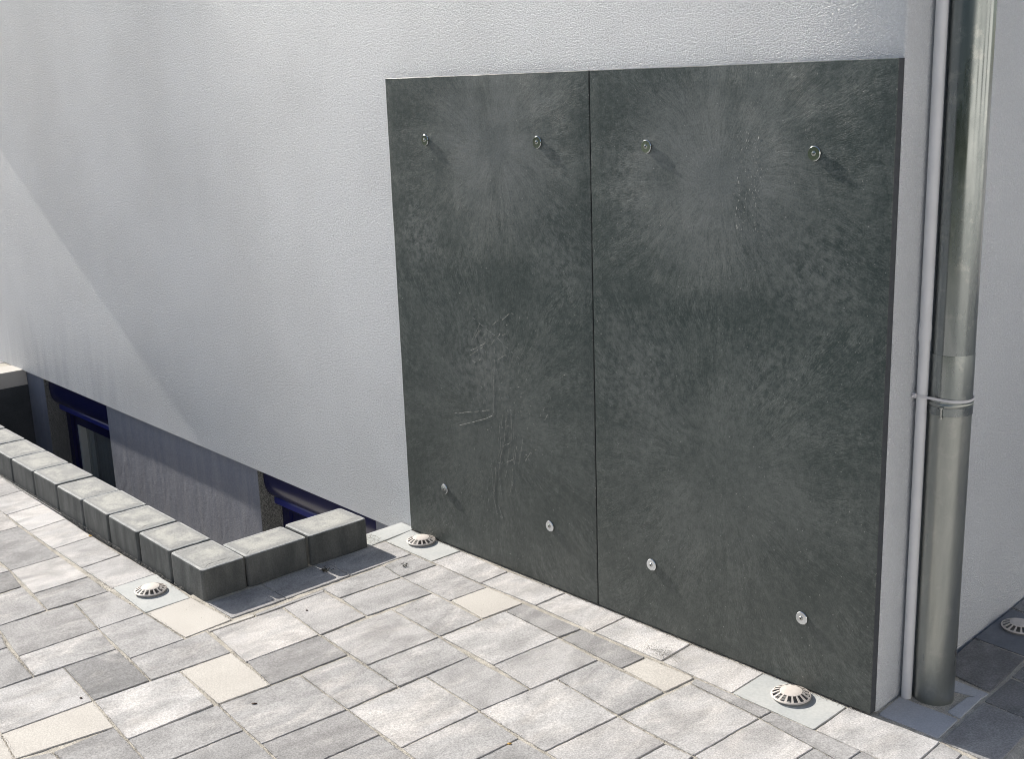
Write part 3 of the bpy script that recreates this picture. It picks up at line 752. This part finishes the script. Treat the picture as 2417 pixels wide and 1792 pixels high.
S2= [[(-2.6304, 0.4227), (-2.6576, 0.3125), (-2.6466, 0.2395)], [(-2.5987, 0.4292), (-2.6261, 0.3047)], [(-2.666, 0.3557), (-2.6846, 0.215)], [(-2.5785, 0.4187), (-2.5999, 0.2808), (-2.6193, 0.231)], [(-2.6363, 0.5097), (-2.6519, 0.4183)], [(-2.6102, 0.529), (-2.6233, 0.4389)], [(-2.6895, 0.3204), (-2.6842, 0.2228), (-2.6718, 0.1722)], [(-2.5402, 0.4484), (-2.5605, 0.3639)], [(-2.6635, 0.2049), (-2.6441, 0.1639)], [(-2.7153, 0.2536), (-2.7086, 0.1783)]]

def screw(parent, x, z, cx):
    """washer pair and pan-head screw standing a few millimetres off the board"""
    def disc(name, prof, mat, par, n=28):
        v = []; f = []
        for r, y in prof:
            for i in range(n):
                a = 2*math.pi*i/n; v.append((r*math.cos(a), y, r*math.sin(a)))
        for k in range(len(prof)-1):
            for i in range(n):
                j = (i+1) % n; f.append((k*n+i, k*n+j, (k+1)*n+j, (k+1)*n+i))
        f.append(tuple((len(prof)-1)*n+i for i in range(n)))
        o = obj(name, v, f, mat, par); auto_smooth(o, 35); return o
    dx = random.uniform(-.0015, .0015)
    hd = disc('screw', [(.0052, -.0046), (.0052, -.0056), (.0046, -.0064), (.0030, -.0069), (.0016, -.0071), (.0014, -.0055)], M['steel_dull'], parent, 20)
    hd.location = (x-cx, 0, z)
    disc('washer', [(.0160, -.0026), (.0167, -.0031), (.0167, -.0036), (.0155, -.0047), (.0050, -.0047)], M['steel'], hd)
    disc('spacer', [(.0135, .0), (.0135, -.0025)], M['steel_dull'], hd).location = (.001+dx, 0, .0006)
    hd.rotation_euler = (random.uniform(-.012, .012), random.uniform(0, 1.5), random.uniform(-.012, .012))
    # cross slot
    m = MB()
    for a in (0, math.pi/2):
        c, s = math.cos(a), math.sin(a)
        q = [(-.0030, -.0005), (.0030, -.0005), (.0030, .0005), (-.0030, .0005)]
        m.add([(c*u-s*w, -.00715, s*u+c*w) for u, w in q]+[(c*u-s*w, -.0066, s*u+c*w) for u, w in q], [(0, 1, 2, 3), (0, 4, 5, 1), (1, 5, 6, 2), (2, 6, 7, 3), (3, 7, 4, 0)])
    m.build('slot', M['dark'], hd)
def board(x0, x1, mat, label, holes, scr):
    cx = (x0+x1)/2; H = 1.5165; b = .0018
    root = empty('wall_board', (cx, 0, 0)); tag(root, label, 'wall board')
    hx = (x1-x0)/2
    # front face slightly bowed, edge a little ragged
    nx, nz = 24, 44; V = []; F = []; mi = []
    rnd = random.Random(int(cx*100))
    for j in range(nz+1):
        for i in range(nx+1):
            u = -hx+2*hx*i/nx; w = .002+(H-.002)*j/nz
            e = 0
            if i in (0, nx): u += (b if i == 0 else -b)*.7+rnd.uniform(-.0006, .0006)*(1 if 0 < j < nz else 0); e = b
            if j in (0, nz): w += (b if j == 0 else -b)*.7+rnd.uniform(-.0006, .0006)*(1 if 0 < i < nx else 0); e = b
            V.append((u, e*.6, w))
    for j in range(nz):
        for i in range(nx):
            a = j*(nx+1)+i; F.append((a, a+1, a+nx+2, a+nx+1)); mi.append(0)
    # rim
    per = [i for i in range(nx+1)]+[(j+1)*(nx+1)-1 for j in range(1, nz+1)]+[nz*(nx+1)+i for i in range(nx-1, -1, -1)]+[j*(nx+1) for j in range(nz-1, 0, -1)]
    n0 = len(V)
    for k in per:
        u, y, w = V[k]
        uu = -hx if u < -hx+.004 else (hx if u > hx-.004 else u); ww = .002 if w < .006 else (H if w > H-.004 else w)
        V.append((uu, .0028, ww))
    n1 = len(V)
    for k in range(len(per)): u, y, w = V[n0+k]; V.append((u, .0245, w))
    L = len(per)
    for k in range(L):
        j = (k+1) % L; F.append((per[k], n0+k, n0+j, per[j])); mi.append(0)
        F.append((n0+k, n1+k, n1+j, n0+j)); mi.append(1)
    o = obj('board', V, F, [mat, M['edge']], root, (0, 0, 0), False, mi); fixn(o)
    for x, z in holes: screw(root, x, z, cx)
    # scratches: shallow pale scuffs in the surface; right board's rows are painted glints
    if scr:
        m = MB()
        for ln, wd in scr:
            for (xa, za), (xb, zb) in zip(ln, ln[1:]):
                L = math.dist((xa, za), (xb, zb)); nseg = max(1, int(L/.012))
                d = Vector((xb-xa, zb-za))/L; nn = Vector((-d.y, d.x))
                for k in range(nseg):
                    if rnd.random() < .18: continue
                    s0, s1 = k/nseg, (k+rnd.uniform(.7, 1))/nseg
                    w = wd*rnd.uniform(.4, 1.2)
                    p0 = Vector((xa, za))+d*L*s0+nn*rnd.uniform(-.0005, .0005); p1 = Vector((xa, za))+d*L*s1+nn*rnd.uniform(-.0005, .0005)
                    m.add([(p0.x-nn.x*w-cx, -.0004, p0.y-nn.y*w), (p1.x-nn.x*w-cx, -.0004, p1.y-nn.y*w), (p1.x+nn.x*w-cx, -.0004, p1.y+nn.y*w), (p0.x+nn.x*w-cx, -.0004, p0.y+nn.y*w),
                           (p0.x-cx, -.0008, p0.y), (p1.x-cx, -.0008, p1.y)], [(0, 1, 5, 4), (4, 5, 2, 3)])
        so = m.build('scratch_glint_marks', M['scratch_glint'], root); so['kind'] = 'stuff'
    return root
rs = random.Random(5)
flecks = []
for k in range(150):        # small nicks over the left board, most of them in its lower middle
    x, z = rs.gauss(-2.62, .10), rs.gauss(.48, .22)
    if PX[0]+.02 < x < PX[1]-.02 and .03 < z < 1.4:
        a = rs.uniform(0, 3.14); l = rs.uniform(.002, .009); flecks.append(([(x, z), (x+l*math.cos(a), z+l*math.sin(a))], rs.uniform(.0003, .0007)))
board(PX[0], PX[1], M['plate1'], 'left dark grey green wall board, scratched in its lower middle', [(-2.939, 1.328), (-2.440, 1.329), (-2.929, .197), (-2.431, .197)],
      [(l, .00042) for l in SCR]+[(l, .0004) for l in S2]+flecks)
flecks = []
for k in range(120):  # beaded rows whose glints are laid on as pale flecks
    col = rs.choice((-1.755, -1.705, -1.70, -1.735)); z = rs.uniform(1.13, 1.36)
    l = rs.uniform(.002, .006); x = col+rs.gauss(0, .006); flecks.append(([(x, z), (x+rs.uniform(-.001, .001), z+l)], rs.uniform(.0004, .0009)))
for k in range(160):
    x, z = rs.uniform(PX[2]+.03, PX[3]-.03), rs.uniform(.03, 1.45)
    a = rs.uniform(0, 3.14); l = rs.uniform(.0015, .004); flecks.append(([(x, z), (x+l*math.cos(a), z+l*math.sin(a))], rs.uniform(.0003, .0006)))
board(PX[2], PX[3], M['plate2'], 'right dark grey green wall board beside the zinc downpipe', [(-2.040, 1.324), (-1.544, 1.317), (-2.030, .189), (-1.543, .189)], flecks)

# ---------------------------------------------------------------- downpipe, conduit, cable tie
DX, DY = -1.2895, .190
def downpipe():
    root = empty('downpipe', (DX, DY, 0)); tag(root, 'grey zinc rainwater downpipe at the white house corner', 'downpipe')
    m = MB(); m.lathe([(.0478, .862), (.0478, 4.9)], 64); o = m.build('upper_pipe', M['zinc'], root); auto_smooth(o)
    m = MB(); m.lathe([(.0450, .745), (.0482, .7465), (.0486, .760), (.0486, .8625), (.0484, .8645), (.0476, .8646)], 64); o = m.build('socket', M['zinc_mid'], root); auto_smooth(o)
    m = MB(); m.lathe([(.0488, -.06), (.0488, .715), (.0490, .722), (.0496, .7225), (.0497, .744), (.0508, .7465), (.0512, .7495), (.0502, .7515), (.0470, .7515), (.0462, .735)], 64); o = m.build('lower_pipe', M['zinc_light'], root); auto_smooth(o)
    # clamp band with its bolt
    m = MB(); m.lathe([(.0498, .7235), (.0506, .7240), (.0506, .7425), (.0498, .7430)], 64); o = m.build('clamp_band', M['zinc'], root); auto_smooth(o)
    bx, by = .136*.0535, -.99*.0535
    m = MB(); m.lathe([(.0001, .7195), (.0042, .7195), (.0042, .7225), (.0026, .7225), (.0026, .7420), (.0046, .7420), (.0046, .7460), (.0001, .7460)], 12, bx, by); o = m.build('clamp_bolt', M['steel_dull'], root); auto_smooth(o)
    m = MB(); m.box(bx-.012, bx+.002, by-.001, by+.004, .7250, .7410); m.build('clamp_lug', M['zinc'], root)
    return root
downpipe()
CX, CY = -1.3338, .1420
def conduit():
    root = empty('conduit', (CX, CY, 0)); tag(root, 'thin pale grey cable conduit between house corner and downpipe', 'conduit')
    m = MB(); m.lathe([(.0122, -.03), (.0122, .90)], 32); o = m.build('lower_tube', M['pvc'], root); auto_smooth(o)
    m = MB(); m.lathe([(.0123, .8945), (.0140, .8945), (.0140, .926), (.0136, .934), (.0132, .940), (.0132, 4.9)], 32); o = m.build('upper_tube', M['pvc'], root); auto_smooth(o)
conduit()
def cable_tie():
    # outline round both tubes: hull of two circles
    pts = []
    for cx, cy, r in ((DX, DY, .0499), (CX, CY, .0133)):
        for i in range(60):
            a = 2*math.pi*i/60; pts.append((cx+r*math.cos(a), cy+r*math.sin(a)))
    pts = sorted(pts)
    def half(ps):
        h = []
        for p in ps:
            while len(h) >= 2 and (h[-1][0]-h[-2][0])*(p[1]-h[-2][1])-(h[-1][1]-h[-2][1])*(p[0]-h[-2][0]) <= 0: h.pop()
            h.append(p)
        return h
    H = half(pts)[:-1]+half(pts[::-1])[:-1]
    n = len(H); c = Vector((sum(p[0] for p in H)/n, sum(p[1] for p in H)/n))
    root = empty('cable_tie', (c.x, c.y, .765)); tag(root, 'white plastic cable tie holding the conduit to the zinc downpipe', 'cable tie')
    V = []; F = []
    for off, z in ((0, -.003), (.0014, -.003), (.0014, .003), (0, .003)):
        for x, y in H:
            d = (Vector((x, y))-c).normalized()*off
            sag = -.006*max(0, (x-CX)/.09)
            V.append((x-c.x+d.x, y-c.y+d.y, z+sag))
    for k in range(4):
        for i in range(n):
            j = (i+1) % n; F.append((k*n+i, k*n+j, ((k+1) % 4)*n+j, ((k+1) % 4)*n+i))
    o = obj('band', V, F, M['tie'], root); auto_smooth(o)
    m = MB(); hx, hy = CX-.011-c.x, CY-.0135-c.y
    m.box(hx-.0055, hx+.0050, hy-.0050, hy+.0010, -.0050, .0058); o = m.build('head', M['tie'], root)
    bv = o.modifiers.new('bevel', 'BEVEL'); bv.width = .0012; bv.segments = 2
    m = MB(); m.box(hx-.0020, hx+.0010, hy-.011, hy-.0050, -.0016, .0016); m.build('tail', M['tie'], root)
cable_tie()

# ---------------------------------------------------------------- vent caps in the paving
def vent_cap(proto=None):
    root = empty('vent_cap')
    n = 54
    m = MB(); m.lathe([(.0005, .0195), (.008, .0193), (.016, .0188), (.022, .0180), (.0272, .0168), (.0276, .0154), (.022, .0166), (.012, .0175), (.0005, .018)], n); o = m.build('dome', M['cap'], root); auto_smooth(o, 50)
    m = MB(); m.lathe([(.0456, .0084), (.0470, .0080), (.0485, .0070), (.0492, .0058), (.0485, .0044), (.0462, .0044), (.0456, .0060), (.0456, .0084)], n); o = m.build('rim', M['cap'], root); auto_smooth(o, 50)
    m = MB(); m.lathe([(.0450, -.004), (.0450, .0052)], n); m.lathe([(.0005, .0016), (.0450, .0016)], n); o = m.build('base', M['capdark'], root); auto_smooth(o)  # the shade inside the slots is put into the base's grey
    N = 16
    for k in range(N):
        a = 2*math.pi*(k+.5)/N; c, s = math.cos(a), math.sin(a)
        w0, w1 = .0015, .0029; V = []
        for r, zt, zb, w in ((.0268, .0171, .0150, w0), (.036, .0130, .0108, (w0+w1)/2), (.0462, .0082, .0058, w1)):
            for t, z in ((-w, zb), (w, zb), (w, zt), (-w, zt)): V.append((r*c-t*s, r*s+t*c, z))
        F = []
        for q in range(2):
            for i in range(4):
                j = (i+1) % 4; F.append((q*4+i, q*4+j, q*4+4+j, q*4+4+i))
        o = obj('rib', V, F, M['cap'], root); fixn(o)
    return root
def copy_tree(o, parent=None):
    c = o.copy(); COL.objects.link(c); c.parent = parent
    for ch in o.children: copy_tree(ch, c)
    return c
spots = [(-3.310, -.876, 'cream slotted vent cap in the paving beside the corner of the block kerb'),
         (-3.013, -.047, 'cream slotted vent cap at the lower left foot of the left wall board'),
         (-1.531, -.057, 'cream slotted vent cap at the foot of the right wall board'),
         (-1.303, .682, 'slotted vent cap in the shade behind the zinc downpipe')]
v0 = vent_cap()
for i, (x, y, lab) in enumerate(spots):
    o = v0 if i == 0 else copy_tree(v0)
    o.location = (x, y, .0012); o.rotation_euler = (0, 0, [.05, .4, .1, .3][i])
    tag(o, lab, 'vent cap', 'slotted vent caps in the paving')

# ---------------------------------------------------------------- small litter
def weed(x, y, s, label, seed):
    rnd = random.Random(seed); m = MB()
    for k in range(16):
        a = rnd.uniform(0, 6.28); l = s*rnd.uniform(.4, 1); h = s*rnd.uniform(.1, .55); w = s*rnd.uniform(.04, .09)
        c, sn = math.cos(a), math.sin(a); ox, oy = rnd.gauss(0, s*.25), rnd.gauss(0, s*.2)
        P = [(0, 0), (.5, 1), (1, rnd.uniform(.2, .8))]
        V = []
        for t, hz in P:
            for sg, dz in ((-1, 0), (1, 0), (0, w)): V.append((ox+c*l*t-sn*w*sg*(1.1-t), oy+sn*l*t+c*w*sg*(1.1-t), .0015+h*hz+dz*(1.1-t)))
        F = []
        for q in range(2):
            for i in range(3):
                j = (i+1) % 3; F.append((q*3+i, q*3+j, q*3+3+j, q*3+3+i))
        m.add(V, F)
    o = m.build('dry_moss_tuft', M['weed'], None, (x, y, 0)); tag(o, label, 'moss tuft')
weed(-3.040, -.412, .026, 'dark dry moss tuft in the shadow of the block kerb', 1)
weed(-2.890, -.213, .017, 'dark dry moss tuft on a sunlit grey paver near the left board', 2)
def fleck(name, x, y, l, w, rz, mat, label, cat, h=.0025):
    n = 10; V = [(0, 0, .0012+h)]; F = []
    for i in range(n):
        a = 2*math.pi*i/n; V.append((l*math.cos(a), w*math.sin(a)*(1-.3*math.cos(a)), .0012+h*.25*(1+math.sin(3*a))))
    for i in range(n): F.append((0, 1+i, 1+(i+1) % n))
    V2 = [(a, b, .0004) for a, b, c in V[1:]]; k = len(V); V += V2
    for i in range(n): F.append((1+i, k+i, k+(i+1) % n, 1+(i+1) % n))
    o = obj(name, V, F, mat, None, (x, y, 0)); o.rotation_euler = (0, 0, rz); tag(o, label, cat)
fleck('dry_leaf', -3.916, -.806, .008, .004, .3, M['leaf'], 'tiny yellow leaf scrap at the foot of the kerb blocks', 'leaf scrap')
fleck('dry_leaf', -1.870, -.687, .005, .003, .9, M['leaf'], 'tiny yellow leaf scrap in a paving joint near the bottom edge', 'leaf scrap')
fleck('seed_husk', -2.467, -1.010, .0075, .0028, .8, M['seed'], 'dark brown seed husk on a grey paver beside the cream paver', 'seed husk')
fleck('seed_husk', -2.816, -1.309, .005, .0025, .2, M['seed'], 'small brown seed husk on the grey paver above the long cream paver', 'seed husk')
fleck('seed_husk', -2.836, -.615, .004, .003, .2, M['seed'], 'tiny dark crumb on a grey paver below the kerb shadow', 'seed husk')

def sand():
    rnd = random.Random(21); V = []; F = []
    def g(x, y, z, r):
        n = len(V)
        for k in range(4):
            a = rnd.uniform(0, .6)+k*2.09
            if k < 3: V.append((x+r*math.cos(a), y+r*math.sin(a), z-r*.4))
            else: V.append((x+rnd.uniform(-.3, .3)*r, y+rnd.uniform(-.3, .3)*r, z+r*.8))
        F.extend([(n, n+1, n+3), (n+1, n+2, n+3), (n+2, n, n+3)])
    for P in PAVERS:
        q = [Vector((P[2*i], P[2*i+1])) for i in range(4)]
        for (a, b) in ((q[0], q[3]), (q[1], q[2])):
            L = (b-a).length; d = (b-a)/L; nn = Vector((-d.y, d.x))
            dens = rnd.choice((200, 500, 900))
            for k in range(int(L*dens)):
                p = a+d*rnd.uniform(0, L)+nn*rnd.gauss(0, .0028)
                r = rnd.uniform(.0005, .0014); off = abs((p-a).dot(nn))
                g(p.x, p.y, .0012+r*.2 if off > .0035 else rnd.uniform(-.004, .0005), r)
        for k in range(14):            # loose grains on the faces
            s, t = rnd.random(), rnd.random()
            p = q[0]*(1-s)*(1-t)+q[1]*(1-s)*t+q[2]*s*t+q[3]*s*(1-t); g(p.x, p.y, .0014, rnd.uniform(.0004, .0011))
    for k in range(1500):              # swept up along the kerb and at the boards' foot
        x = rnd.uniform(-5.2, -3.25); y = -.793+.0165*(-3.118-x)-abs(rnd.gauss(0, .008))-.003
        g(x, y, .0015, rnd.uniform(.0006, .0019))
    for k in range(1400):              # grit where the boards meet the paving
        x = rnd.uniform(-3.12, -1.36); g(x, -abs(rnd.gauss(0, .006))-.001, .0012, rnd.uniform(.0005, .0014))
    for k in range(420):
        p = (rnd.gauss(-1.90, .035), rnd.gauss(-.098, .012)); g(p[0], p[1], .0016, rnd.uniform(.0005, .0014))
    for k in range(260):
        p = (rnd.uniform(-3.2, -3.11), rnd.uniform(-.19, -.12)); g(p[0], p[1], .0016, rnd.uniform(.0006, .0015))
    for k in range(500):               # round the foot of the downpipe
        a = rnd.uniform(0, 6.28); r = .05+abs(rnd.gauss(0, .018)); x, y = DX+r*math.cos(a), DY+r*math.sin(a)
        if x > -1.34: g(x, y, -.004, rnd.uniform(.0008, .003))
    o = obj('sand', V, F, M['grain']); tag(o, kind='stuff')
sand()
